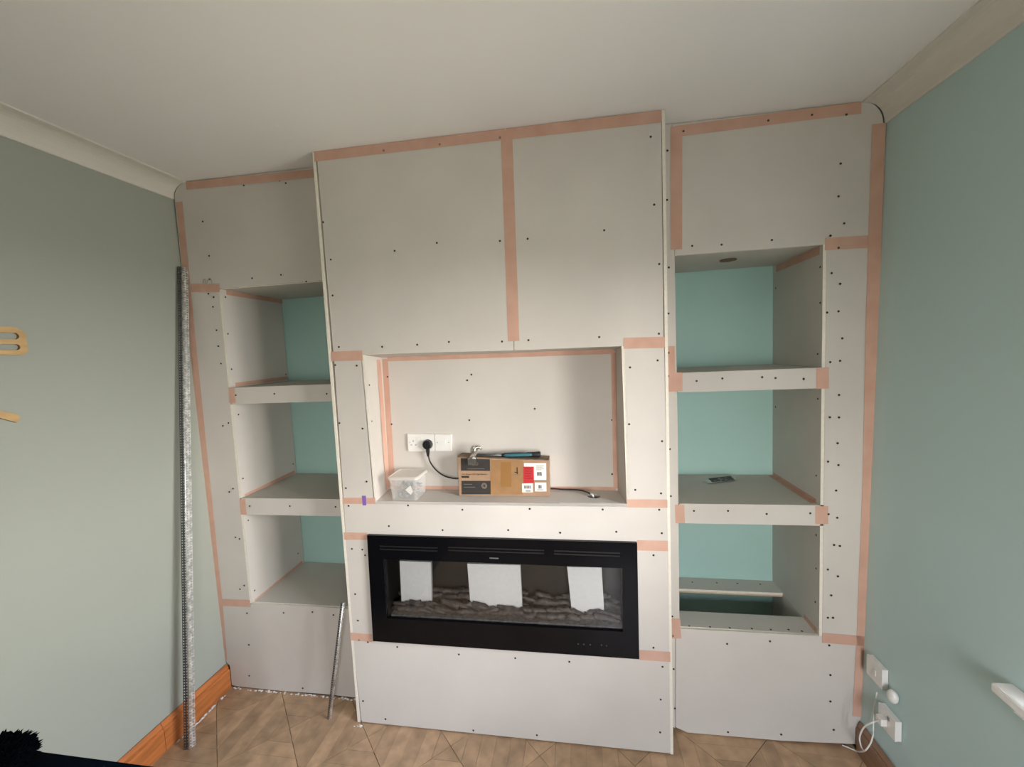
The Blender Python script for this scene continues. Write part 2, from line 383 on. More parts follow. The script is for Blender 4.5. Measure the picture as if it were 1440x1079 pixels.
CHp('plasterboard_panel',[Q(495.2,895.2,0),Q(530,897.2,0),Q(890,920.3,0),Q(942,923.3,0),Q(943.5,1062,0,z=.006),Q(509,1018,0,z=.006)])
# side return boards (their cut edges show as cream strips at both corners)
el=[Q(439,213,0),Q(503,1017,0)]; er=[Q(935,155,0),Q(946,1064,0)]
bm=NB(); x0,x1=el[0].x,el[1].x
hexa(bm,[(x0,0,ceilz(0)-.003),(x0+.0135,0,ceilz(0)-.003),(x1+.0135,0,.002),(x1,0,.002)],[(x0,YL-.001,ceilz(0)-.003),(x0+.0135,YL-.001,ceilz(0)-.003),(x1+.0135,YL-.001,.002),(x1,YL-.001,.002)])
setp(obj('side_board',bm,M_edge,CH),'cream edged return board at the left corner')
bm=NB(); x0,x1=at(935,155,1,0).x,at(947,1066,1,0).x
hexa(bm,[(x0-.0125,0,ceilz(1.5)-.003),(x0,0,ceilz(1.5)-.003),(x1,0,.002),(x1-.0125,0,.002)],[(x0-.0125,YR-.001,ceilz(1.5)-.003),(x0,YR-.001,ceilz(1.5)-.003),(x1,YR-.001,.002),(x1-.0125,YR-.001,.002)])
setp(obj('side_board',bm,M_edge,CH),'cream edged return board at the right corner')
# recess
YRb=.1742; zs=1.1521
bl=[at(537,503,1,YRb),at(548,688,1,YRb),at(869,690,1,YRb),at(866,491,1,YRb)]
panel('recess_back_board',[bl[0]+Vector((-.02,0,.02)),bl[3]+Vector((.02,0,.02)),bl[2]+Vector((.02,0,-.02)),bl[1]+Vector((-.02,0,-.02))],BACK,CH,label='back board of the recess')
panel('recess_side_board',[at(511,499,1,0),at(529,706,1,0),bl[1],bl[0]],(-BT,0,0),CH,ax=0,label='brightly lit board on the left side of the recess')
panel('recess_side_board',[at(874,487,1,0),at(881.5,709,1,0),bl[2],bl[3]],(BT,0,0),CH,ax=0,label='shaded board on the right side of the recess')
panel('recess_top_board',[at(511,499,1,0)+Vector((-BT,BT,0)),at(874,487,1,0)+Vector((BT,BT,0)),bl[3]+Vector((BT,0,0)),bl[0]+Vector((-BT,0,0))],(0,0,BT),CH,ax=2)
# recess shelf with a round cable hole
hc=at(835,698,2,zs); fl,fr=at(529,706,1,0),at(881,709,1,0)
fl.z=fr.z=zs; b1=Vector((bl[1].x-BT,YRb,zs)); b2=Vector((bl[2].x+BT,YRb,zs))
bm=NB()
n=20; hr=.029
outer=[fl,fr,b2,b1]
def ringpts(z): return [Vector((hc.x+hr*math.cos(2*PI*k/n),hc.y+hr*.95*math.sin(2*PI*k/n),z)) for k in range(n)]
ov=[bm.verts.new(p) for p in outer]; iv=[bm.verts.new(p) for p in ringpts(zs)]
es=[bm.edges.new((ov[i],ov[(i+1)%4])) for i in range(4)]+[bm.edges.new((iv[i],iv[(i+1)%n])) for i in range(n)]
bmesh.ops.triangle_fill(bm,edges=es,use_beauty=True)
lo=[bm.verts.new(p-Vector((0,0,.0125))) for p in outer]; li=[bm.verts.new(p) for p in ringpts(zs-.0125)]
for i in range(4): bm.faces.new([ov[i],lo[i],lo[(i+1)%4],ov[(i+1)%4]])
for i in range(n): bm.faces.new([iv[i],iv[(i+1)%n],li[(i+1)%n],li[i]])
rs=obj('recess_shelf_board',bm,[M_board],CH); rs['label']='recess base board with a round cable hole'
# hollow under shelf: dark void closed by the boards.  ---- tapes
for pts,w in (([(442,220.5),(711,189)],.044),([(712,189),(930,164)],.046),([(712,183),(722.5,480)],.05),([(466,501.5),(510,500)],.046),([(877,483),(935,481.5)],.046),
              ([(482,704.5),(528,704.5)],.03),([(882,708),(938.5,708.5)],.036),([(484,754),(517,754.5)],.036),([(896,767),(939,768)],.046),
              ([(493,895),(524,897.5)],.04),([(899,921),(942.5,924)],.046)): tape(CH,pts,1,0,w,NY)
tape(CH,[(541.5,505),(552,684)],1,YRb,.03,NY); tape(CH,[(545,504),(863,493)],1,YRb,.032,NY); tape(CH,[(862.5,496),(866,687)],1,YRb,.022,NY); tape(CH,[(553,685.5),(866,687.5)],1,YRb,.018,NY)
tape(CH,[(532,506),(545.5,688)],0,.1795,.04,(1,0,0)); 
bm=NB(); slab(bm,[at(509,697.5,1,-.0022),at(514.5,697.5,1,-.0022),at(515,711,1,-.0022),at(510,711,1,-.0022)],(0,.0008,0)); obj('purple_mark',bm,M_purple,CH)
screws([(539.7,211.8),(618.4,203.3),(703,193.7),(724.4,188.6),(812.8,183.8),(915,192.6),(447.7,254.8),(454.7,312.6),(465.3,365.2),(467.9,415.7),(476.7,488.2),(555,353),(614.4,341.7),(703,339),(742,336),(849.6,324),(919.9,288),(927,371.5),(926.5,469.4),(537.5,487.8),(586.8,484.9),(631.3,481),(706,480.5),(743.2,478.6),(842.6,474.2),
 (471.6,513.6),(501.8,514.3),(477.5,595.2),(510,602.8),(486.6,686.6),(515.6,677.5),(490.4,711.5),(924.7,507),(886,516.9),(931,620.6),(929.5,694),(927,717),(930.6,750),(884.7,596.7),(893.3,689),
 (573.9,711),(650.3,717),(745,715.8),(847.5,716.7),(547,740),(622.5,745.6),(714.7,745.6),(787.8,749.4),(866.7,748),(509.6,773),(513.4,781),(495,772),(499.6,835.6),(503.5,872.8),(919,781),(919,911),
 (505.2,900.2),(517.5,903),(507.7+3,986),(558.8,910),(645.4,920.5),(724.6,925.6),(800.6,930.7),(931.6,937.8),(542.3,1011.3),(665.7,1027.3),(755,1034),(928.3,1030),(929,983.8)],1,0,CH)
screws([(663,527),(657,535),(752,575),(660,591),(862,521),(545,530),(550.8,596.7),(860.8,590.8),(860.8,667)],1,YRb,CH)
screws([(519.4,541.7),(522.8,592.5),(527.5,655)],0,.1795,CH,'x+')

# ---- left alcove shelving
AL=empty('alcove_shelving',(-.44,.36,0),'taped plasterboard alcove shelves left of the chimney breast beside the sage wall','shelving unit')
nl=-.6695; X0=-.001
def ALp(name,pts,**k): return panel(name,pts,BACK,AL,**k)
curve=[]
xw,zw,xc=lx(2.712),2.712,at(262,255,1,YL).x; zc=ceilz(xc)
for k in range(9):
    a=PI/2*k/8; curve.append(Vector((xw+.010+(xc-xw-.010)*(1-math.cos(a)),YL,zw+.001+(zc-.004-zw-.001)*math.sin(a))))
lw=lambda z:Vector((lx(z)+.004,YL,z))
zj=at(290,405,1,YL).z; zk=at(330,849,1,YL).z
nlz=at(309,406,1,YL)
hz=nlz.z
ALp('plasterboard_panel',curve+[Vector((X0,YL,ceilz(0)-.003)),Vector((X0,YL,hz)),Vector((nl,YL,hz)),Vector((lx(zj)+.004,YL,zj+.001))],label='wide header panel above the niches')
ALp('plasterboard_panel',[lw(zj-.002),Vector((nl-.013,YL,hz-.003)),Vector((nl-.013,YL,zk)),lw(zk)],label='tall narrow panel beside the sage wall')
ALp('plasterboard_panel',[lw(zk-.002),Vector((nl-.013,YL,zk-.002)),Vector((nl,YL,.5103)),Vector((X0,YL,.5103)),Vector((X0,YL,.004)),Vector((-.30,YL,.009)),Vector((-.55,YL,.004)),Vector((-.82,YL,.007)),Vector((lx(0)+.0225,YL,.012)),Vector((lx(0)+.0225,YL,.13)),Vector((lx(.15)+.004,YL,.145))],label='large bottom panel above the floor')
# crumbly broken edge along the floor
random.seed(3)
bm=NB()
for k in range(70):
    x=random.uniform(-.84,-.05); rr=random.uniform(.002,.006); y=YL-random.uniform(.003,.014)
    m=Matrix.Translation((x,y,rr*.4))@Matrix.Diagonal((rr*1.6,rr,rr*.6,1)); bmesh.ops.create_icosphere(bm,subdivisions=1,radius=1,matrix=m)
for k in range(22):
    y=random.uniform(-.2,.12); rr=random.uniform(.003,.007)
    m=Matrix.Translation((lx(0)+.030+random.uniform(0,.012),y,rr*.4))@Matrix.Diagonal((rr,rr*1.7,rr*.6,1)); bmesh.ops.create_icosphere(bm,subdivisions=1,radius=1,matrix=m)
for k in range(9):
    rr=random.uniform(.002,.004)
    m=Matrix.Translation((.0+random.uniform(-.01,.035),-.012-random.uniform(0,.015),rr*.4))@Matrix.Diagonal((rr*1.3,rr,rr*.7,1)); bmesh.ops.create_icosphere(bm,subdivisions=1,radius=1,matrix=m)
o=obj('plaster_crumbs',bm,M_core); setp(o,'white plaster crumbs lying on the floor below the left boards','debris',kind='stuff')
def nich(unit,x,sg,yA,zl,ybk,face):
    for z0,z1 in zl:
        panel('niche_side_board',[(x,yA,z1),(x,yA,z0),(x,ybk,z0),(x,ybk,z1)],(sg*BT,0,0),unit,ax=0)
ybl=.583
SL=[(1.7133,1.6251),(1.1101,1.0178)]
nich(AL,nl,-1,YL,[(SL[0][0]+.001,2.2315),(SL[1][0]+.001,SL[0][1]-.001),(.512,SL[1][1]-.001)],ybl,1)
panel('niche_top_board',[(nl-BT,YL+BT+.001,2.2325),(X0,YL+BT+.001,2.2325),(X0,ybl,2.2325),(nl-BT,ybl,2.2325)],(0,0,BT),AL,ax=2)
shl=[]
for zt,zb in SL:
    bm=NB(); box(bm,(nl-.0,YL-.001,zb),(X0,ybl-.002,zt)); bevel(bm,.0015,1); o=obj('shelf',bm,M_board,AL); shl.append(o); PAN.append((o,[Vector(p) for p in ((nl,YL,zb),(X0,YL,zb),(X0,YL,zt),(nl,YL,zt))],1,AL.name))
panel('niche_base_board',[(nl-BT,YL+BT+.001,.512),(X0,YL+BT+.001,.512),(X0,ybl,.512),(nl-BT,ybl,.512)],(0,0,-BT),AL,ax=2)
for pts,w in (([(262,261.5),(441,244)],.040),([(252,284),(273,500),(308,840),(315.5,928)],.040),([(269,405),(309,405)],.044),([(326,545),(327.5,567)],.036),([(341,702),(343,724)],.036),([(306,847),(352,849)],.040)): tape(AL,pts,1,YL-.001,w,NY)
for pts,w in (([(318,411),(397,424)],.028),([(331,541),(404,531.5)],.020),([(344,698),(414,664)],.022),([(358,846),(425,791)],.022)): tape(AL,pts,0,nl,w,(1,0,0))
screws([(280.3,263.7),(343,261),(393.3,254.3),(402,257.7),(285.3,311.7),(294.3,360),(295,392.7),(354.7,391.3),(395.3,386.7),(430.7,396),(293.3,413.3),(300.7,418),(299.7,431.7),(304.8,464.5),(307.3,487),(311,511.4),(313.6,599),(321.5,595),(322.7,692),(328,687.3),(331.3,755.8),(337,758),(343.6,823.6),(337.7,828.6),(347.5,862.6),(399,862),(439.5,860.9),(469,865),(350.3,906.9),(350.7,950.4),(425.8,968),
 (331.9,555.9),(386,554),(459.5,554),(351.4,711.9),(407.8,711.9),(472,713)],1,YL-.001,AL)
screws([(317,418),(320.5,469.5),(325.6,519.3),(402,526.5),(335.3,583.3),(341.7,673),(412.2,652.6),(349,732),(358,830.7),(419,778.7)],0,nl,AL,'x+')
bm=NB(); tube(bm,spline([at(u,v,1,YL-.0015) for u,v in ((286,402),(286,394),(289,393),(290,400),(293,393),(297,394),(298,400),(295,403))],4),.0012,4); obj('pencil_mark',bm,M_pencil,AL)

# ---- right alcove shelving
AR=empty('alcove_shelving',(1.93,.34,0),'taped plasterboard alcove shelves right of the chimney breast with an open slot in the base','shelving unit')
def ARp(name,pts,**k): return panel(name,pts,BACK,AR,**k)
XS=XR+.004; na=at(949.5,360,1,YR).x; nb=at(957,884,1,YR).x; nr1=2.1719
zt_=at(1157.5,344,1,YR).z; zL=at(950,359.6,1,YR).z
curve=[]
xw,zw,xc=rx_(2.664),2.664,at(1213,143,1,YR).x; zc=ceilz(xc)
for k in range(9):
    a=PI/2*k/8; curve.append(Vector((xw-.012+(xc-xw+.012)*(1-math.cos(a)),YR,zw+.001+(zc-.004-zw-.001)*math.sin(a))))
rw_=lambda u,v:at(u,v,1,YR)
xs0=at(947,260,1,YR).x
ARp('plasterboard_panel',[Vector((xs0+.001,YR,ceilz(1.6)-.003))]+list(reversed(curve))+[Vector((rx_(2.2)-.012,YR,at(1238,340,1,YR).z)),Vector((nr1,YR,zt_)),Vector((xs0+.001,YR,zL))],label='wide header panel above the right niches')
ARp('plasterboard_panel',[Vector((XS-.0,YR,ceilz(1.55)-.003)),Vector((xs0-.001,YR,ceilz(1.55)-.003)),Vector((xs0-.001,YR,zL)),rw_(948.7,361),rw_(953,600),rw_(955.5,884),rw_(949.5,890),rw_(949.5,1024),Vector((at(946,1066,1,0).x+.004,YR,.03)),],label='narrow strip against the chimney breast')
ARp('plasterboard_panel',[Vector((nr1+.0135,YR,zt_-.002)),Vector((rx_(2.2)-.012,YR,at(1238,340,1,YR).z-.002)),rw_(1231,640),rw_(1218,901),Vector((nr1+.0135,YR,.5215))],label='tall narrow panel beside the mint wall')
zo=.518
ARp('plasterboard_panel',[rw_(957.5,884.5),Vector((nr1,YR,zo+.002)),Vector((nr1+.0135,YR,zo+.001)),rw_(1218,903),rw_(1208,1047),rw_(1100,1042),rw_(967,1030.5),rw_(959,1027),rw_(950.3,1023),rw_(950.3,891)],label='large bottom panel with a broken lower left corner')
ybr=.557
SR=[(1.7072,1.6207),(1.1141,1.0229)]
nich(AR,nr1,1,YR,[(SR[0][0]+.001,2.214),(SR[1][0]+.001,SR[0][1]-.001),(.5205,SR[1][1]-.001)],ybr,-1)
nich(AR,nr1,1,YR+BT+.001,[(.30,.5195)],ybr,-1)
nich(AR,nb-.002,-1,YR+BT+.001,[(.30,2.214)],ybr+.01,1)
bm=NB(); a_=[(nb-.015,YR+BT+.001,zL),(nr1+BT,YR+BT+.001,zt_),(nr1+BT,ybr,2.2135),(nb-.015,ybr,2.2135)]
panel('niche_top_board',a_,(0,0,BT),AR,ax=2)
for zt,zb in SR:
    bm=NB(); box(bm,(na,YR-.001,zb),(nr1,ybr-.002,zt)); bevel(bm,.0015,1); o=obj('shelf',bm,M_board,AR); PAN.append((o,[Vector(p) for p in ((na,YR,zb),(nr1,YR,zb),(nr1,YR,zt),(na,YR,zt))],1,AR.name))
yh1,yh2=.2482,.4424
panel('niche_base_board',[(nb-.002,YR+BT+.0005,.5201),(nr1,YR+BT+.0005,.5201),(nr1,yh1,.5201),(nb-.002,yh1,.5201)],(0,0,-BT),AR,ax=2,label='front ledge of the open base slot')
panel('niche_base_board',[(nb-.002,yh2,.5201),(nr1,yh2,.5201),(nr1,ybr,.5201),(nb-.002,ybr,.5201)],(0,0,-.012),AR,ax=2,label='back ledge of the open base slot')
bm=NB(); box(bm,(nb-.002,yh2+.004,.497),(nr1,yh2+.045,.5078)); obj('timber_batten',bm,M_timber,AR)
# round hole rim in the top niche ceiling
hcn=at(1024,366.5,2,2.21); bm=NB()
bmesh.ops.create_cone(bm,cap_ends=True,segments=20,radius1=.036,radius2=.036,depth=.004,matrix=Matrix.Translation((hcn.x,hcn.y,2.2115)))
obj('light_hole',bm,M_cardd,AR)
for pts,w in (([(949,185),(1211,151.5)],.044),([(951,178),(951,351)],.048),([(1236,174),(1230,335),(1226,470),(1222,671),(1213,897),(1207,1008)],.048),([(1160,343.5),(1236,339)],.05),
   ([(1156.5,517),(1156.5,547)],.048),([(953,524),(953,550)],.04),([(1155.5,712),(1155.5,737)],.05),([(955.5,710),(956.5,736)],.04),([(1156,897),(1217,902)],.045),([(942.5,487),(944.5,551)],.036),([(949,870),(951,898)],.045)): tape(AR,pts,1,YR-.001,w,NY)
for pts,w in (([(1153,352),(1092,378)],.034),([(1148,707),(1088,668.5)],.03),([(1149,889),(1131,868)],.03)): tape(AR,pts,0,nr1,w,(-1,0,0))
tape(AR,[(1145,708.5),(1084,669)],2,1.1141,.026,(0,0,1))
screws([(1080.3,169.7),(1141.7,161.7),(1190,161.3),(1182,230.3),(1179,276.3),(1187,314.3),(1167.7,331.7),(1085.3,337.7),(1014.7,344.3),(973.3,346),(961,184.7),(938.5,212),(938,281.3),(940.5,376.3),(940,441),(1179,348.7),(1169.3,384.3),(1181.3,399.3),(1163,439.7),(1179,438),(1184.3,476),
 (1167.4,509.4),(1181.2,507.6),(1179.8,555.6),(1166.8,587),(1179.8,587.2),(1177.8,623.4),(1164.3,649.3),(1179,654.2),(1175.7,690),(1165,723.2),(1177.2,728.3),(1172.9,766.6),(1181,768),(940,496.4),(939.7,529.2),(941.8,631.8),(943.3,697.9),
 (1164,801),(1178.2,810.7),(1168.8,837.4),(1164,868.8),(1171.3,869),(1166,907.8),(1167.6,949.5),(1167.6,986.6),(1172.3,1026.5),(1022.4,905.6),(1082.7,902),(1023.7,1029.7),(1098.4,1033),(945.4,867),(946.4,894.3),(947.3,941),(949,996.4),
 (979.5,536),(1015.7,532.4),(1071.7,530.6),(1090.4,531.8),(1130,533),(975.7,718.6),(1023.7,718.6),(1078,722.9),(1139.3,722)],1,YR-.001,AR)
screws([(1153.5,375.6),(1153.5,426),(1091,405.3),(1150,498),(1150.2,561),(1090.7,572.6),(1147.9,669),(1147.9,752.8),(1147.8,799.7),(1146.5,846.8)],0,nr1,AR,'x-')
screws([(969.3,880.7),(998.5,882),(1026.2,883.3),(1057.3,884.5),(1084,885.8),(1108.8,885.8),(1127.7,888),(973.7,819),(1008,820),(1036.9,821),(1069,822)],2,.5201,AR,'z')

# ------------------------------------------------------------------ electric fire
YFp=-.016
FI=empty('electric_fireplace',(.76,YFp,.44),'wide black glass wall-hung electric fire with grey driftwood logs','fireplace')
o4=[at(u,v,1,YFp) for u,v in ((516,753),(896,764),(899,927.5),(524.5,902))]
i4=[at(u,v,1,YFp) for u,v in ((539,786.5),(876,799.5),(876,889),(543.5,870))]
def ring_slab(outer,inner,off,mi=0):
    bm=NB(); off=Vector(off)
    a=[bm.verts.new(p) for p in outer];b=[bm.verts.new(p) for p in inner];c=[bm.verts.new(p+off) for p in outer];d=[bm.verts.new(p+off) for p in inner]
    for i in range(4):
        j=(i+1)%4
        bm.faces.new([a[i],a[j],b[j],b[i]]);bm.faces.new([c[i],d[i],d[j],c[j]]);bm.faces.new([a[i],c[i],c[j],a[j]]);bm.faces.new([b[i],b[j],d[j],d[i]])
    return bm
bm=ring_slab(o4,i4,(0,.0155,0)); fp=obj('front_panel',bm,M_black,FI)
xa,xb=i4[0].x-.005,i4[1].x+.005; zt_i=max(i4[0].z,i4[1].z)+.01; zb_i=min(i4[3].z,i4[2].z)-.02; FD=.15
bm=NB(); box(bm,(xa,.001,zb_i),(xb,FD,zt_i)); 
for f in list(bm.faces):
    if abs(f.calc_center_median().y-.001)<1e-4: bm.faces.remove(f)
obj('firebox',bm,M_int,FI,recalc=False)
bm=NB(); box(bm,(i4[3].x-.01,-.0035,i4[3].z-.02),(i4[1].x+.01,-.0005,i4[0].z+.01)); 
bm2=NB(); slab(bm2,[p+Vector((0,.0156,0)) for p in (i4[0]+Vector((-.004,0,.004)),i4[1]+Vector((.004,0,.004)),i4[2]+Vector((.004,0,-.004)),i4[3]+Vector((-.004,0,-.004)))],(0,.003,0)); bm.free()
obj('glass_pane',bm2,M_glass,FI)
# vents: three slots with louvre strips
for (u0,u1,v0,v1) in ((534,615,771,773.5),(630,765,772.5,777),(779,872,777.5,781)):
    for k in range(2):
        dv=-3.3+k*4.2
        bm=NB(); slab(bm,[at(u0,v0+dv,1,YFp-.0022),at(u1,v1+dv,1,YFp-.0022),at(u1,v1+dv+1.6,1,YFp-.0022),at(u0,v0+dv+1.6,1,YFp-.0022)],(0,.0021,0)); obj('vent_louvre',bm,mat('louvre_metal',(.009,.009,.009),.45) if 'louvre_metal' not in bpy.data.materials else bpy.data.materials['louvre_metal'],FI)
M_icon=mat('dim_grey_print',(.06,.06,.06),.5); M_logo=mat('silver_print',(.12,.12,.12),.4)
bm=NB(); slab(bm,[at(688.5,784.2,1,YFp-.0008),at(701,784.8,1,YFp-.0008),at(701,786.6,1,YFp-.0008),at(688.5,786,1,YFp-.0008)],(0,.0007,0)); obj('badge',bm,M_logo,FI)
for u,v in ((813,906),(821,906.5),(830,907),(846,907.5),(853,908.5)):
    bm=NB(); c=at(u,v,1,YFp-.0006); bmesh.ops.create_cone(bm,cap_ends=True,segments=10,radius1=.0032,radius2=.0032,depth=.0008,matrix=Matrix.Translation(c)@Matrix.Rotation(PI/2,4,'X')); obj('touch_button',bm,M_icon,FI)
# ash bed strip and logs
zf=zb_i+.028
bm=NB(); N=60
fv=[];bv=[]
for i in range(N+1):
    t=i/N; x=xa+.012+(xb-xa-.024)*t; zb0=i4[3].z+(i4[2].z-i4[3].z)*t
    fv.append(bm.verts.new((x,.008,zb0+.006+random.uniform(-.002,.002)))); bv.append(bm.verts.new((x,.135,zb0+.022+random.uniform(-.006,.006))))
for i in range(N): bm.faces.new([fv[i],fv[i+1],bv[i+1],bv[i]])
lo_=[bm.verts.new((v.co.x,v.co.y,zb_i+.002)) for v in fv]
for i in range(N): bm.faces.new([fv[i],lo_[i],lo_[i+1],fv[i+1]])
obj('ash_bed',bm,M_ash,FI,recalc=False)
random.seed(11)
def logm(p0,p1,r):
    bm=NB(); n=7; pts=[];rr=[]
    for k in range(n+1):
        t=k/n; p=Vector(p0).lerp(Vector(p1),t)+Vector((random.uniform(-1,1),random.uniform(-.5,.5),random.uniform(-1,1)))*r*.35
        pts.append(p); rr.append(r*(.55+.6*math.sin(PI*(.15+.75*t)))*random.uniform(.75,1.2))
    tube(bm,pts,rr,8)
    for v in bm.verts: v.co+=Vector((random.uniform(-1,1),random.uniform(-1,1),random.uniform(-1,1)))*r*.16
    return bm
for k in range(68):
    row=k%4; t=(k+.5)/68+random.uniform(-.01,.01)
    y=(.022,.040,.085,.112)[row]
    x=xa+.03+(xb-xa-.06)*t; zb0=i4[3].z+(i4[2].z-i4[3].z)*t+.008+y*.12
    L=random.uniform(.07,.15); a=random.choice([-.55,-.35,-.15,.0,.2,.4])
    r=random.uniform(.008,.014)
    h=(random.uniform(.0,.014),random.uniform(.012,.030),random.uniform(.02,.045),random.uniform(.02,.05))[row]
    x1=max(xa+.015,x-L*.5); x2=min(xb-.015,x+L*.5); dz=math.sin(a)*L*.28
    za=max(zb0+r*.9,zb0+h+r-dz); z2=max(zb0+r*.9,zb0+h+r+dz)
    obj('log',logm((x1,y,min(za,zb0+.062)),(x2,y+random.uniform(-.006,.006),min(z2,zb0+.062)),r),M_log,FI,smooth=True)
# packing foam blocks behind the glass
for pxs,lab in (([(562,789),(606,791),(607.3,857),(565,858)],'narrow white packing foam at the left end inside the black fire'),
            ([(657,793),(731.5,795),(735,865),(662.3,861)],'widest white packing foam in the middle of the black fire'),
            ([(797.5,797.5),(846,798.5),(850.2,869),(804.7,867)],'white packing foam at the right end inside the black fire')):
    bm=NB(); slab(bm,[at(u,v,1,.050) for u,v in pxs],(0,.018,0)); bevel(bm,.002,1)
    setp(obj('foam_block',bm,M_foam),lab,'packing foam','packing foam pieces in the fire')

# ------------------------------------------------------------------ wall sockets in the recess
so=empty('socket_plate',at(594,622,1,YRb-.001),'white double socket plate with a black plug on the recess back','socket')
def plate(parent,p4,th,name='face_plate'):
    bm=NB(); slab(bm,p4,(0,th,0)); bevel(bm,.0025,2); return obj(name,bm,M_white,parent,smooth=False)
yp=YRb-.011
p=[at(u,v,1,yp) for u,v in ((573,610.5),(611,611),(611.5,634.5),(574,635))]; plate(so,p,.010)
def pin(parent,u,v,w,h,m=M_ink):
    c=at(u,v,1,yp-.0006); bm=NB(); box(bm,(c.x-w/2,c.y,c.z-h/2),(c.x+w/2,c.y+.001,c.z+h/2)); return obj('pin_hole',bm,m,parent)
for u,v,w,h in ((581,620.5,.004,.009),(578.4,626,.008,.0035),(584.7,626,.008,.0035),(576.2,622.5,.004,.004)): pin(so,u,v,w,h,M_pencil)
for u in (587.5,592.5):
    c=at(u,617,1,yp-.002); bm=NB(); box(bm,(c.x-.006,c.y,c.z-.009),(c.x+.006,c.y+.0025,c.z+.009)); bevel(bm,.001,1); obj('rocker_switch',bm,M_white,so)
s2=empty('switch_plate',at(623,622,1,YRb-.001),'white single outlet plate right of the double socket','socket')
p=[at(u,v,1,yp) for u,v in ((611.8,611),(634.5,611.5),(635,634.5),(612.3,634.5))]; plate(s2,p,.010)
c=at(623.5,622,1,yp-.002); bm=NB(); box(bm,(c.x-.011,c.y,c.z-.011),(c.x+.011,c.y+.0025,c.z+.011)); bevel(bm,.001,1); obj('outlet_module',bm,M_white,s2)
pin(s2,622,620.5,.004,.010,M_pencil); pin(s2,625,620.5,.003,.010,M_pencil); pin(s2,615,622.5,.004,.004,M_pencil); pin(s2,631,622.5,.004,.004,M_pencil)
# plug and cable to the fire
pc=at(601,625.5,1,yp-.012)
PG=empty('power_plug',pc,'round black plug with its black cable running behind the cardboard box','plug')
bm=NB(); bmesh.ops.create_cone(bm,cap_ends=True,segments=24,radius1=.0255,radius2=.0225,depth=.024,matrix=Matrix.Translation(pc)@Matrix.Rotation(PI/2,4,'X')); bevel(bm,.003,2,.9); obj('plug_body',bm,M_blackp,PG)
q0=at(601.5,632,1,yp-.014); q1=at(602,642,1,yp-.014)
bm=NB(); tube(bm,[q0,(q0+q1)/2,q1],[.010,.0085,.0055],10); obj('strain_relief',bm,M_blackp,PG)
cab=[at(602,640,1,yp-.014),at(605,650,1,yp-.014),at(612,660,1,yp-.016),at(622,668,1,yp-.018),at(633,672,1,yp-.02),at(646,673,1,YRb-.012),Vector((.62,YRb-.010,zs+.09)),Vector((.75,YRb-.010,zs+.02)),Vector((.92,YRb-.008,zs+.009)),at(778,687.5,1,YRb-.012),at(790,688.5,1,YRb-.016),at(808,689,1,YRb-.02),at(820,690.5,2,zs+.008),at(830,694.5,2,zs+.009),at(835,698,2,zs-.02)]
bm=NB(); tube(bm,spline(cab,6),.0036,8); obj('cable',bm,M_blackp,PG,smooth=True)
bm=NB(); tube(bm,spline([at(829,694,2,zs+.006),at(833,696,2,zs+.009),hc+Vector((0,0,-.01))],5),.0046,8); setp(obj('cable_sleeve',bm,M_white,PG,smooth=True),'white sleeve where the cable enters the hole')

# ------------------------------------------------------------------ cardboard box with labels
yb0=.084
f4=[at(643.5,643.5,1,yb0),at(771.5,648,1,yb0),at(772.5,697.3,1,yb0),at(646,697,1,yb0)]
f4[3].z=f4[2].z=zs+.001; D=.078
BX=empty('cardboard_box',(f4[3]+f4[2])/2,'battered brown cardboard box with dark print and red and white labels in the recess','box')
bm=NB(); hexa(bm,f4,[p+Vector((0,D,.001)) for p in f4])
bmesh.ops.subdivide_edges(bm,edges=bm.edges[:],cuts=4,use_grid_fill=True)
for v in bm.verts:
    if v.co.z>zs+.01 : v.co+=Vector((random.uniform(-1,1)*.0008,0,random.uniform(-1,1)*.0012))
obj('carton',bm,M_card,BX)
def bq(name,m,u0,v0,u1,v1,lift=.0012,sk=0):
    """flat print on the box front, given by its corners in the box-front plane"""
    dv=lambda u:(u-648)/122*0
    bm=NB(); y=yb0-lift; slab(bm,[at(u0,v0,1,y),at(u1,v0+sk,1,y),at(u1+.3,v1+sk*.3,1,y),at(u0+.3,v1,1,y)],(0,.0006,0)); return obj(name,bm,m,BX)
bq('print_panel',M_print,648,644.5,688.8,662,sk=1.5); bq('print_panel',M_print,649,676.5,689.8,695.5)
bq('parcel_tape',M_parcel,689.8,647,735.5,695.5,.0010,sk=.5); bq('parcel_tape',mat('parcel_tape_dark',(.30,.15,.05),.3),704,650,719,685,.0016)
bq('print_line',M_print,649,669.5,659.5,672.3,.0012)
bq('shipping_label',M_lab,736.8,651.5,768,675.2,.0014); bq('red_label',M_red,736,656.5,750.7,679.5,.0020)
bq('barcode_label',M_lab,734,680.5,749.2,692.7,.0014,sk=-.6); bq('barcode_label',M_lab,752,678.8,768.2,691.3,.0014)
for (a,b,v0,v1) in ((755,761.5,664,669.5),(737,747,683,687.5),(757,762,682.5,687.5)):
    k=a
    while k<b:
        w=random.choice([.5,.9,.6]); bq('bar_line',M_ink,k,v0,k+w,v1,.0024); k+=w+random.choice([.5,.8])
for k in range(4): bq('text_line',M_ink,753.5,655+k*1.9,753.5+random.uniform(7,12),655.5+k*1.9,.0022)
for k in range(5): bq('text_line',mat('dark_red_print',(.25,.01,.01),.5) if k==0 else bpy.data.materials['dark_red_print'],738,659+k*3.4,738+random.uniform(8,11),660+k*3.4,.0026)
for k in range(3): bq('text_line',M_ink,739,689.3+k*1.0,746,689.7+k*1.0,.0022)
for k in range(2): bq('text_line',M_ink,755,688.6+k*1.1,764,689+k*1.1,.0022)
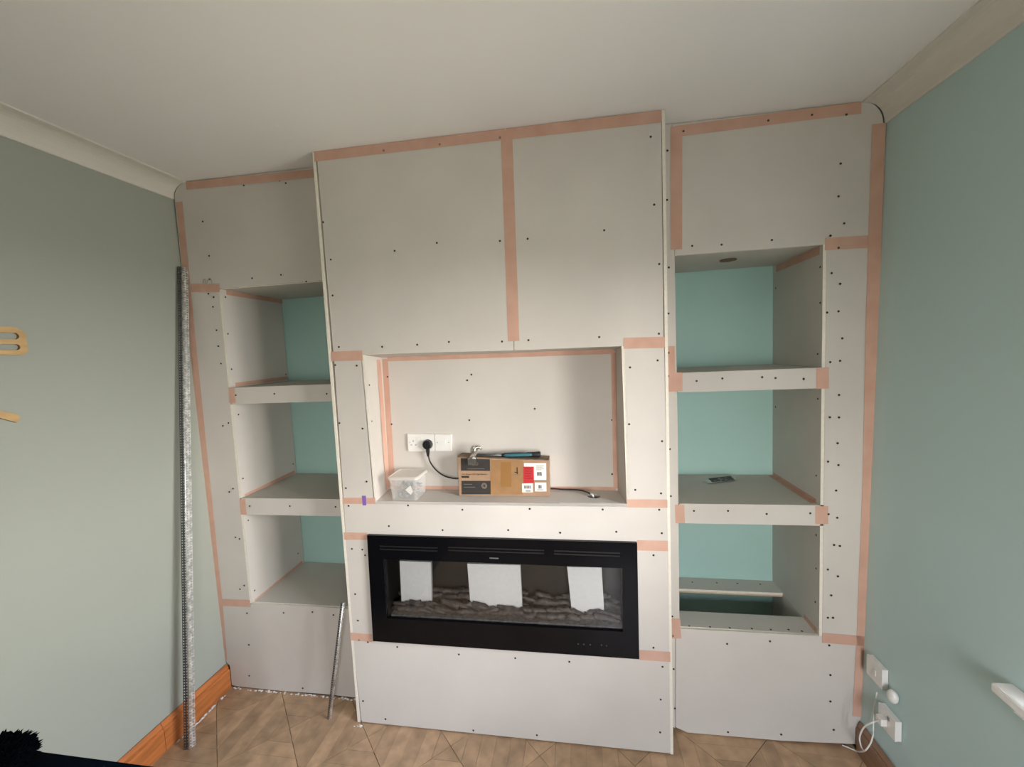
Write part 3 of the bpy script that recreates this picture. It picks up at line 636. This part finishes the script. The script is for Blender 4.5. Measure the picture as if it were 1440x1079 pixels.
# printed emblems (rings) and the black arrow mark
def ring_print(u,v,r,m=M_printl):
    c=at(u,v,1,yb0-.0022); bm=NB(); n=16
    a=[bm.verts.new(c+Vector((math.cos(2*PI*k/n)*r,0,math.sin(2*PI*k/n)*r))) for k in range(n)]; b=[bm.verts.new(c+Vector((math.cos(2*PI*k/n)*r*.68,0,math.sin(2*PI*k/n)*r*.68))) for k in range(n)]
    for k in range(n): bm.faces.new([a[k],a[(k+1)%n],b[(k+1)%n],b[k]])
    obj('emblem_ring',bm,m,BX)
ring_print(665.5,652.5,.008); ring_print(670,652.5,.008); ring_print(681,683.5,.014); ring_print(681,683.5,.008)
bq('text_line',M_printl,657,659.3,681,659.9,.0022); bq('text_line',M_printl,652,681,664,681.6,.0022); bq('text_line',M_printl,652,685,668,685.6,.0022)
bq('arrow_mark',M_ink,726.5,657.5,727.8,667,.0022); bq('arrow_mark',M_ink,723.5,664,728,665,.0022); bq('arrow_mark',M_printl,720,667.5,732,668.3,.0022)
def text(parent,s,u,v,size,m,y,name='lettering'):
    c=bpy.data.curves.new(name,'FONT'); c.body=s; c.size=size; c.extrude=.0002
    t=bpy.data.objects.new(name+'_tmp',c); COL.objects.link(t)
    me=bpy.data.meshes.new_from_object(t.evaluated_get(bpy.context.evaluated_depsgraph_get())); bpy.data.objects.remove(t)
    bm=NB(); bm.from_mesh(me); pos=at(u,v,1,y)
    bm.transform(Matrix.Translation(pos)@Matrix.Rotation(PI/2,4,'X')); return obj(name,bm,m,parent)
text(BX,'6 in. Bisque LED Night Beacon',650,668,.0098,M_print,yb0-.0022)
for u0,v0,u1,v1 in ((646,641.5,770,646.5),): pass
bm=NB(); tz=max(f4[0].z,f4[1].z)
hexa(bm,[f4[0]+Vector((0,-.0005,.0005)),f4[1]+Vector((0,-.0005,.0005)),f4[1]+Vector((0,-.0005,.004)),f4[0]+Vector((0,-.0005,.004))],[f4[0]+Vector((0,D,.0005)),f4[1]+Vector((0,D,.0005)),f4[1]+Vector((0,D,.003)),f4[0]+Vector((0,D,.003))])
obj('top_flap',bm,M_cardd,BX)

# ------------------------------------------------------------------ claw hammer on the box
hz0=f4[1].z+.006
yh=.105
H0=at(662,641,1,yh); H1=at(762,636,1,yh+.025)
HM=empty('claw_hammer',H0,'claw hammer with teal and black grip lying on top of the cardboard box','hammer')
ha=Vector((at(668,643,1,yh).x,yh,hz0+.018)); hb=Vector((at(706,642,1,yh).x,yh+.006,hz0+.014)); hc2=Vector((at(760,640,1,yh).x,yh+.012,hz0+.016))
bm=NB(); tube(bm,[ha,(ha+hb)/2,hb],[.0075,.006,.0075],10); obj('shaft',bm,M_galvd,HM,smooth=True)
d=(hc2-hb)
bm=NB(); tube(bm,[hb+d*t for t in (0,.06,.3,.6,.85,.97,1)],[.009,.0125,.0145,.0125,.0150,.0165,.013],12,sq=.85); obj('grip',bm,M_grip,HM,smooth=True)
bm=NB(); tube(bm,[hb+d*t+Vector((0,-.006,.001)) for t in (.02,.1,.3,.6,.76,.8)],[.004,.010,.0115,.0105,.0105,.006],12,sq=.75); setp(obj('grip_inlay',bm,M_teal,HM,smooth=True),'teal inlay on the grip')
# head: eye block, poll towards the viewer, claw curving over
hx=ha.x
bm=NB(); tube(bm,spline([(hx-.004,yh-.038,hz0+.004),(hx-.003,yh-.022,hz0+.012),(hx-.001,yh,hz0+.018),(hx+.0,yh+.018,hz0+.028)],4),[.017]*3+[.015]*3+[.013]*2+[.015]*3+[.012,.011],12); obj('hammer_head',bm,M_chrome,HM,smooth=True)
for sg in (-1,1):
    bm=NB(); tube(bm,spline([(hx-.004,yh+.006,hz0+.020),(hx-.010+sg*.004,yh+.012,hz0+.038),(hx-.004+sg*.007,yh+.016,hz0+.050),(hx+.012+sg*.008,yh+.018,hz0+.050),(hx+.020+sg*.008,yh+.02,hz0+.040)],4),[.011]*6+[.009]*5+[.006]*4+[.004]*2,8); obj('claw',bm,M_chrome,HM,smooth=True)
bm=NB(); box(bm,(hx-.022,yh-.054,hz0-.016),(hx+.016,yh-.034,hz0+.012)); bevel(bm,.003,2); obj('striking_face',bm,M_chrome,HM)

# ------------------------------------------------------------------ clear tub of fixings
a0=at(547,704,2,zs+.001); a1=at(583,704,2,zs+.001)
tcx=(a0.x+a1.x)/2+.012; w0=.062; y0_=.014; dp=.125
TB=empty('plastic_tub',(tcx,y0_+dp/2,zs),'cloudy clear plastic tub of grey fixings with a pale lid in the recess','tub')
def rrect(cx,cy,w,d,r,z,n=4):
    out=[]
    for sx_,sy_,a0_ in ((1,1,0),(-1,1,PI/2),(-1,-1,PI),(1,-1,3*PI/2)):
        for k in range(n+1):
            a=a0_+PI/2*k/n; out.append(Vector((cx+sx_*(w-r)+r*math.cos(a),cy+sy_*(d-r)+r*math.sin(a),z)))
    return out
def loft(bm,rings,capa=True,capb=False,mi=0):
    vs=[[bm.verts.new(p) for p in r] for r in rings]; n=len(vs[0])
    for A,B in zip(vs,vs[1:]):
        for k in range(n): bm.faces.new([A[k],A[(k+1)%n],B[(k+1)%n],B[k]])
    if capa:bm.faces.new(vs[0][::-1])
    if capb:bm.faces.new(vs[-1])
cy_=y0_+dp/2; HT=.112
bm=NB(); loft(bm,[rrect(tcx,cy_,w0,dp/2,.012,zs+.001),rrect(tcx,cy_,w0+.005,dp/2+.004,.014,zs+.06),rrect(tcx,cy_,w0+.010,dp/2+.007,.016,zs+HT-.006)]); obj('tub_body',bm,M_tub,TB,smooth=False)
bm=NB(); loft(bm,[rrect(tcx,cy_,w0+.0105,dp/2+.0075,.016,zs+HT-.012),rrect(tcx,cy_,w0+.015,dp/2+.011,.018,zs+HT-.010),rrect(tcx,cy_,w0+.015,dp/2+.011,.018,zs+HT),rrect(tcx,cy_,w0+.010,dp/2+.007,.016,zs+HT+.004),rrect(tcx,cy_,w0+.006,dp/2+.004,.014,zs+HT)],False,True); obj('lid',bm,M_lid,TB)
bm=NB(); random.seed(5)
for k in range(110):
    rr=random.uniform(.004,.009); m=Matrix.Translation((tcx+random.uniform(-1,1)*(w0-.016),cy_+random.uniform(-1,1)*(dp/2-.016),zs+.010+random.random()**1.3*.060))@Matrix.Rotation(random.uniform(0,6),4,(random.random(),random.random(),1))@Matrix.Diagonal((rr*2,rr,rr*.5,1))
    bmesh.ops.create_cube(bm,size=1,matrix=m)
o=obj('loose_fixings',bm,M_hard,TB); o['kind']='stuff'; o['label']='grey metal fixings inside'
bm=NB(); c=Vector((tcx+.028,cy_-dp/2+.006,zs+.052)); slab(bm,[c+Vector(p) for p in ((-.022,0,-.002),(.004,0,-.026),(.016,0,-.012),(.006,0,.020))],(0,.001,0)); setp(obj('paper_slip',bm,M_lab,TB),'small white paper slip')

# ------------------------------------------------------------------ clear plastic packet on the right middle shelf
zp=SR[1][0]+.001
pk=[at(u,v,2,zp) for u,v in ((988,676),(1034,671.5),(1034.5,676.5),(996,681))]
PK=empty('plastic_packet',sum(pk,Vector((0,0,0)))/4,'flat clear plastic packet lying on the right middle shelf','packet')
bm=NB(); 
nx,ny=14,6; V=[[None]*(ny+1) for _ in range(nx+1)]
for i in range(nx+1):
    for j in range(ny+1):
        a=pk[0].lerp(pk[1],i/nx); b=pk[3].lerp(pk[2],i/nx); q=a.lerp(b,j/ny)
        V[i][j]=bm.verts.new(q+Vector((0,0,.004+.006*random.random()*math.sin(PI*i/nx)*math.sin(PI*j/ny)+.0015*random.random())))
for i in range(nx):
    for j in range(ny): bm.faces.new([V[i][j],V[i+1][j],V[i+1][j+1],V[i][j+1]])
obj('bag_film',bm,M_pack,PK)
bm=NB(); c0,c1=at(1000,678.5,2,zp),at(1031,675,2,zp)
for k in range(5):
    o_=Vector((0,.012*k-.012,.006)); tube(bm,[c0+o_,c1+o_],.0035,6)
obj('packet_contents',bm,M_galvd,PK)

# ------------------------------------------------------------------ metal corner beads leaning
def perf_wing(bm,p0,p1,nose_dir,w,cell=.013):
    """perforated wing: diamond holes cut in a thin strip from p0 to p1"""
    p0,p1=Vector(p0),Vector(p1); L=(p1-p0).length; d=(p1-p0)/L; nd=Vector(nose_dir); nd=(nd-d*nd.dot(d)).normalized()
    n=int(L/cell); rows=max(1,round(w/cell)); cw=w/rows
    for r in range(rows):
        for k in range(n):
            o=p0+d*(k*L/n)+nd*(r*cw); sx=L/n
            A=[o,o+d*sx,o+d*sx+nd*cw,o+nd*cw]; c=o+d*sx/2+nd*cw/2; h=.30
            B=[c-d*sx*h,c-nd*cw*h,c+d*sx*h,c+nd*cw*h]
            B=[c-d*sx*h-nd*cw*.0,c-nd*cw*h,c+d*sx*h,c+nd*cw*h]
            va=[bm.verts.new(p) for p in A]; vb=[bm.verts.new(p) for p in B]
            # ring between square A(0..3) and diamond B(left,bottom,right,top)
            bm.faces.new([va[0],va[1],vb[1]]);bm.faces.new([va[1],va[2],vb[2]]);bm.faces.new([va[2],va[3],vb[3]]);bm.faces.new([va[3],va[0],vb[0]])
            bm.faces.new([va[0],vb[1],vb[0]]);bm.faces.new([va[1],vb[2],vb[1]]);bm.faces.new([va[2],vb[3],vb[2]]);bm.faces.new([va[3],vb[0],vb[3]])
def bead(name,p0,p1,da,db,wa,wb,label,rn,group=None):
    E_=empty(name,p0,label,'metal bead')
    bm=NB(); perf_wing(bm,p0,p1,da,wa); o=obj('perforated_wing',bm,M_galvd,E_,recalc=False)  # wing turned from the light, its shade painted as darker steel
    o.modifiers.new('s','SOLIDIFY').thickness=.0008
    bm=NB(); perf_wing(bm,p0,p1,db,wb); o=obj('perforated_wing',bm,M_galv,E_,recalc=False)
    o.modifiers.new('s','SOLIDIFY').thickness=.0008
    bm=NB(); tube(bm,[p0,p1],rn,8); obj('bead_nose',bm,M_galv,E_,smooth=True)
    return E_
pt=at(256,375,0,-.862); pb=at(266,1054,2,.004)
bead('corner_bead',pb,pt,(-1,-.25,0),(.25,1,0),.024,.028,'long perforated galvanised steel angle bead leaning in the left corner against the sage wall',.0035)
pt=Vector((-.020,-.012,.640)); pb=at(463,1012,2,.004)
bead('corner_bead',pb,pt,(-1,0,0),(.6,1,0),.012,.010,'short galvanised steel bead offcut leaning against the left edge of the chimney breast',.003)

# ------------------------------------------------------------------ wooden wall ornaments on the left wall
def lwp(y,z,off=0): return Vector((lx(z)+off,y,z))
SP=empty('wooden_spatula',lwp(-.62,1.957),'pale wooden slotted spatula ornament mounted on the sage wall','wall ornament')
TH=.012
tip=at(38,480,0,lx(1.95)+TH); zt1=at(10,459.5,0,lx(2)+TH).z; zb1=at(10,499.5,0,lx(1.9)+TH).z
bm=NB(); y1=tip.y; y0s=y1-.20; zc_=(zt1+zb1)/2; hh=(zt1-zb1)/2
out=[]
for k in range(7): a=PI/2*k/6; out.append((y1-.04+.04*math.sin(a)*1.0,zt1-.035*(1-math.cos(a))))
for k in range(7): a=PI/2*k/6; out.append((y1-.022+.022*math.cos(a)-.0,zb1+.022*(1-math.sin(a))))
out+=[(y0s,zb1+.006),(y0s-.06,zc_-.014),(y0s-.06,zc_+.014),(y0s,zt1-.006)]
slots=[]
for vv0,vv1,ue in ((468.3,477.3,27),(484.2,492.3,28.5)):
    e1=at(ue,(vv0+vv1)/2,0,lx(1.95)+TH); za=at(ue-6,vv0,0,lx(1.95)+TH).z; zb_=at(ue-6,vv1,0,lx(1.95)+TH).z; r_=(za-zb_)/2; zm=(za+zb_)/2; sl=[]
    for k in range(9): a=-PI/2+PI*k/8; sl.append((e1.y-r_+r_*math.cos(a),zm+r_*math.sin(a)))
    for k in range(9): a=PI/2+PI*k/8; sl.append((e1.y-.13+r_*math.cos(a),zm+r_*math.sin(a)))
    slots.append(sl)
loops=[out]+slots; es=[];allv=[]
for lp in loops:
    vs=[bm.verts.new(lwp(y,z,TH)) for y,z in lp]; allv.append(vs); es+=[bm.edges.new((vs[i],vs[(i+1)%len(vs)])) for i in range(len(vs))]
bmesh.ops.triangle_fill(bm,edges=es,use_beauty=True)
for lp,vs in zip(loops,allv):
    lo=[bm.verts.new(lwp(y,z,.001)) for y,z in lp]
    for i in range(len(vs)):
        f=bm.faces.new([vs[i],lo[i],lo[(i+1)%len(vs)],vs[(i+1)%len(vs)]]); f.material_index=1
obj('spatula_head',bm,[M_ply,M_plyd],SP)
bm=NB(); slab(bm,[lwp(y0s-.0605,zc_-.014,TH),lwp(y0s-.40,zc_-.011,TH),lwp(y0s-.415,zc_,TH),lwp(y0s-.40,zc_+.011,TH),lwp(y0s-.0605,zc_+.014,TH)],(-TH+.001,0,0),0,1); obj('handle',bm,[M_ply,M_plyd],SP)
SK=empty('wooden_utensil',lwp(-.62,1.685),'pale wooden utensil handle end mounted below the slotted spatula','wall ornament')
k_=lambda u,v:at(u,v,0,lx(1.68)+TH)
e0,e1,e2,e3,e4=k_(0,577.5),k_(24,582.5),k_(28.3,588),k_(24,594.3),k_(0,588)
dd=(e0-e1).normalized()
bm=NB(); slab(bm,[e0+dd*.30+Vector((0,0,.006)),e0,e1,(e1+e2)/2+Vector((0,.002,.001)),e2,(e2+e3)/2+Vector((0,.002,-.001)),e3,e4,e4+dd*.30],(-TH+.001,0,0),0,1); obj('handle',bm,[M_ply,M_plyd],SK)
bm=NB(); ce=e0+dd*.35+Vector((0,0,0)); slab(bm,[ce+Vector((0,.062*math.cos(2*PI*k/20),.034*math.sin(2*PI*k/20))) for k in range(20)],(-TH+.001,0,0),0,1); obj('bowl',bm,[M_ply,M_plyd],SK)

# ------------------------------------------------------------------ sockets on the right wall
def wall_box(name,pc,w,h,th,label,x):
    E_=empty(name,(x,pc[0],pc[1]),label,'socket')
    bm=NB(); box(bm,(x-th,pc[0]-w/2,pc[1]-h/2),(x,pc[0]+w/2,pc[1]+h/2)); bevel(bm,.004,2); obj('back_box',bm,M_white,E_)
    bm=NB(); box(bm,(x-th-.008,pc[0]-w/2-.001,pc[1]-h/2-.001),(x-th-.0005,pc[0]+w/2+.001,pc[1]+h/2+.001)); bevel(bm,.003,2); obj('face_plate',bm,M_white,E_)
    return E_
xq=rx_(.42)-.001
u1=wall_box('fused_switch',(.0125,.452),.086,.082,.015,'white surface mounted switch box, upper of two on the mint wall corner',xq)
bm=NB(); box(bm,(xq-.026,.0,.44),(xq-.0235,.014,.464)); obj('rocker_switch',bm,M_white,u1)
xq2=rx_(.25)-.001
u2=wall_box('wall_socket',(-.066,.305),.088,.080,.015,'white surface mounted socket, lower of two on the mint wall',xq2)
bm=NB(); box(bm,(xq2-.045,-.070,.286),(xq2-.0235,-.042,.314)); bevel(bm,.004,2); obj('plug_top',bm,M_white,u2)
bm=NB(); box(bm,(xq2-.0255,-.082,.320),(xq2-.0235,-.072,.334)); obj('rocker_switch',bm,M_pencil,u2)
nlp=at(1257,980,0,rx_(.40)-.014)
bm=NB(); bmesh.ops.create_uvsphere(bm,u_segments=20,v_segments=12,radius=1,matrix=Matrix.Translation(nlp+Vector((-.004,0,0)))@Matrix.Diagonal((.017,.020,.026,1)))
setp(obj('plug_in_dome',bm,M_white,smooth=True),'small white rounded dome unit between the two white boxes','plug-in unit')
# white cables
WC=empty('white_cable',(2.27,.05,.0),'thin white cables looping from the lower socket down to the floor','cable')
A0=Vector((xq2-.042,-.055,.298))
def cablep(pts,r=.0028): 
    bm=NB(); tube(bm,spline(pts,6),r,7); return obj('cable_run',bm,M_white,WC,smooth=True)
cablep([A0,at(1228,1016,0,2.26),at(1216,1022,0,2.25),at(1209,1036,0,2.25),at(1211,1050,0,2.255),at(1216,1058,2,.006),at(1226,1073,2,.006),at(1242,1092,2,.006)])
cablep([at(1228,1034,0,2.315),at(1224,1046,0,2.30),at(1216,1056,0,2.28),at(1206,1057,2,.008),at(1192,1051,2,.006),at(1184,1048,2,.006)])
cablep([at(1233,974,0,2.335),at(1229,1000,0,2.335),at(1228,1024,0,2.328),at(1228,1034,0,2.315)],.0022)

# ------------------------------------------------------------------ navy sofa, only its far arm in view
ZA=.66
ya=at(0,1052,2,ZA).y
SF=empty('sofa',(-.45,ya-1.0,0),'dark navy velvet sofa arm at the bottom left against the sage wall','sofa')
xl=lx(0)+.03
def cush(name,a,b,r,m=M_navy):
    bm=NB(); box(bm,a,b); bevel(bm,r,4); obj(name,bm,m,SF,smooth=True)
arm1=-.02
cush('arm',(xl,ya-.20,.10),(arm1,ya+.004,ZA),.035)
cush('arm',(xl,ya-2.05,.10),(arm1,ya-1.85,ZA),.035)
cush('base',(xl,ya-1.848,.12),(-.03,ya-.202,.30),.02)
cush('backrest',(xl,ya-1.848,.302),(xl+.22,ya-.202,.88),.05)
cush('seat_cushion',(xl+.222,ya-1.02,.302),(-.02,ya-.204,.46),.04)
cush('seat_cushion',(xl+.222,ya-1.846,.302),(-.02,ya-1.024,.46),.04)
for x_,y_ in ((xl+.06,ya-.08),(arm1-.08,ya-.08),(xl+.06,ya-1.96),(arm1-.08,ya-1.96)):
    bm=NB(); tube(bm,[(x_,y_,.001),(x_,y_,.10)],[.016,.024],10); obj('leg',bm,M_blackp,SF)
# faux-fur throw cushion resting on the arm
cx0=at(40,1062,2,ZA); cc=Vector((cx0.x,ya-.085,ZA+.058))
bm=NB(); random.seed(2)
bmesh.ops.create_icosphere(bm,subdivisions=4,radius=1,matrix=Matrix.Translation(cc)@Matrix.Diagonal((.105,.075,.044,1)))
for v in list(bm.verts): v.co+=(v.co-cc).normalized()*random.uniform(-.003,.003)
tips=[]
for f in list(bm.faces):
    if random.random()<.8:
        c=f.calc_center_median(); n=(c-cc).normalized(); L=random.uniform(.006,.016); j=Vector((random.uniform(-1,1),random.uniform(-1,1),random.uniform(-1,1)))*.006
        t=bm.verts.new(c+n*L+j); vs=list(f.verts)
        for i in range(len(vs)): bm.faces.new([vs[i],vs[(i+1)%len(vs)],t])
setp(obj('fur_cushion',bm,M_fur,recalc=False),'fluffy black faux fur cushion on the navy sofa arm','cushion')
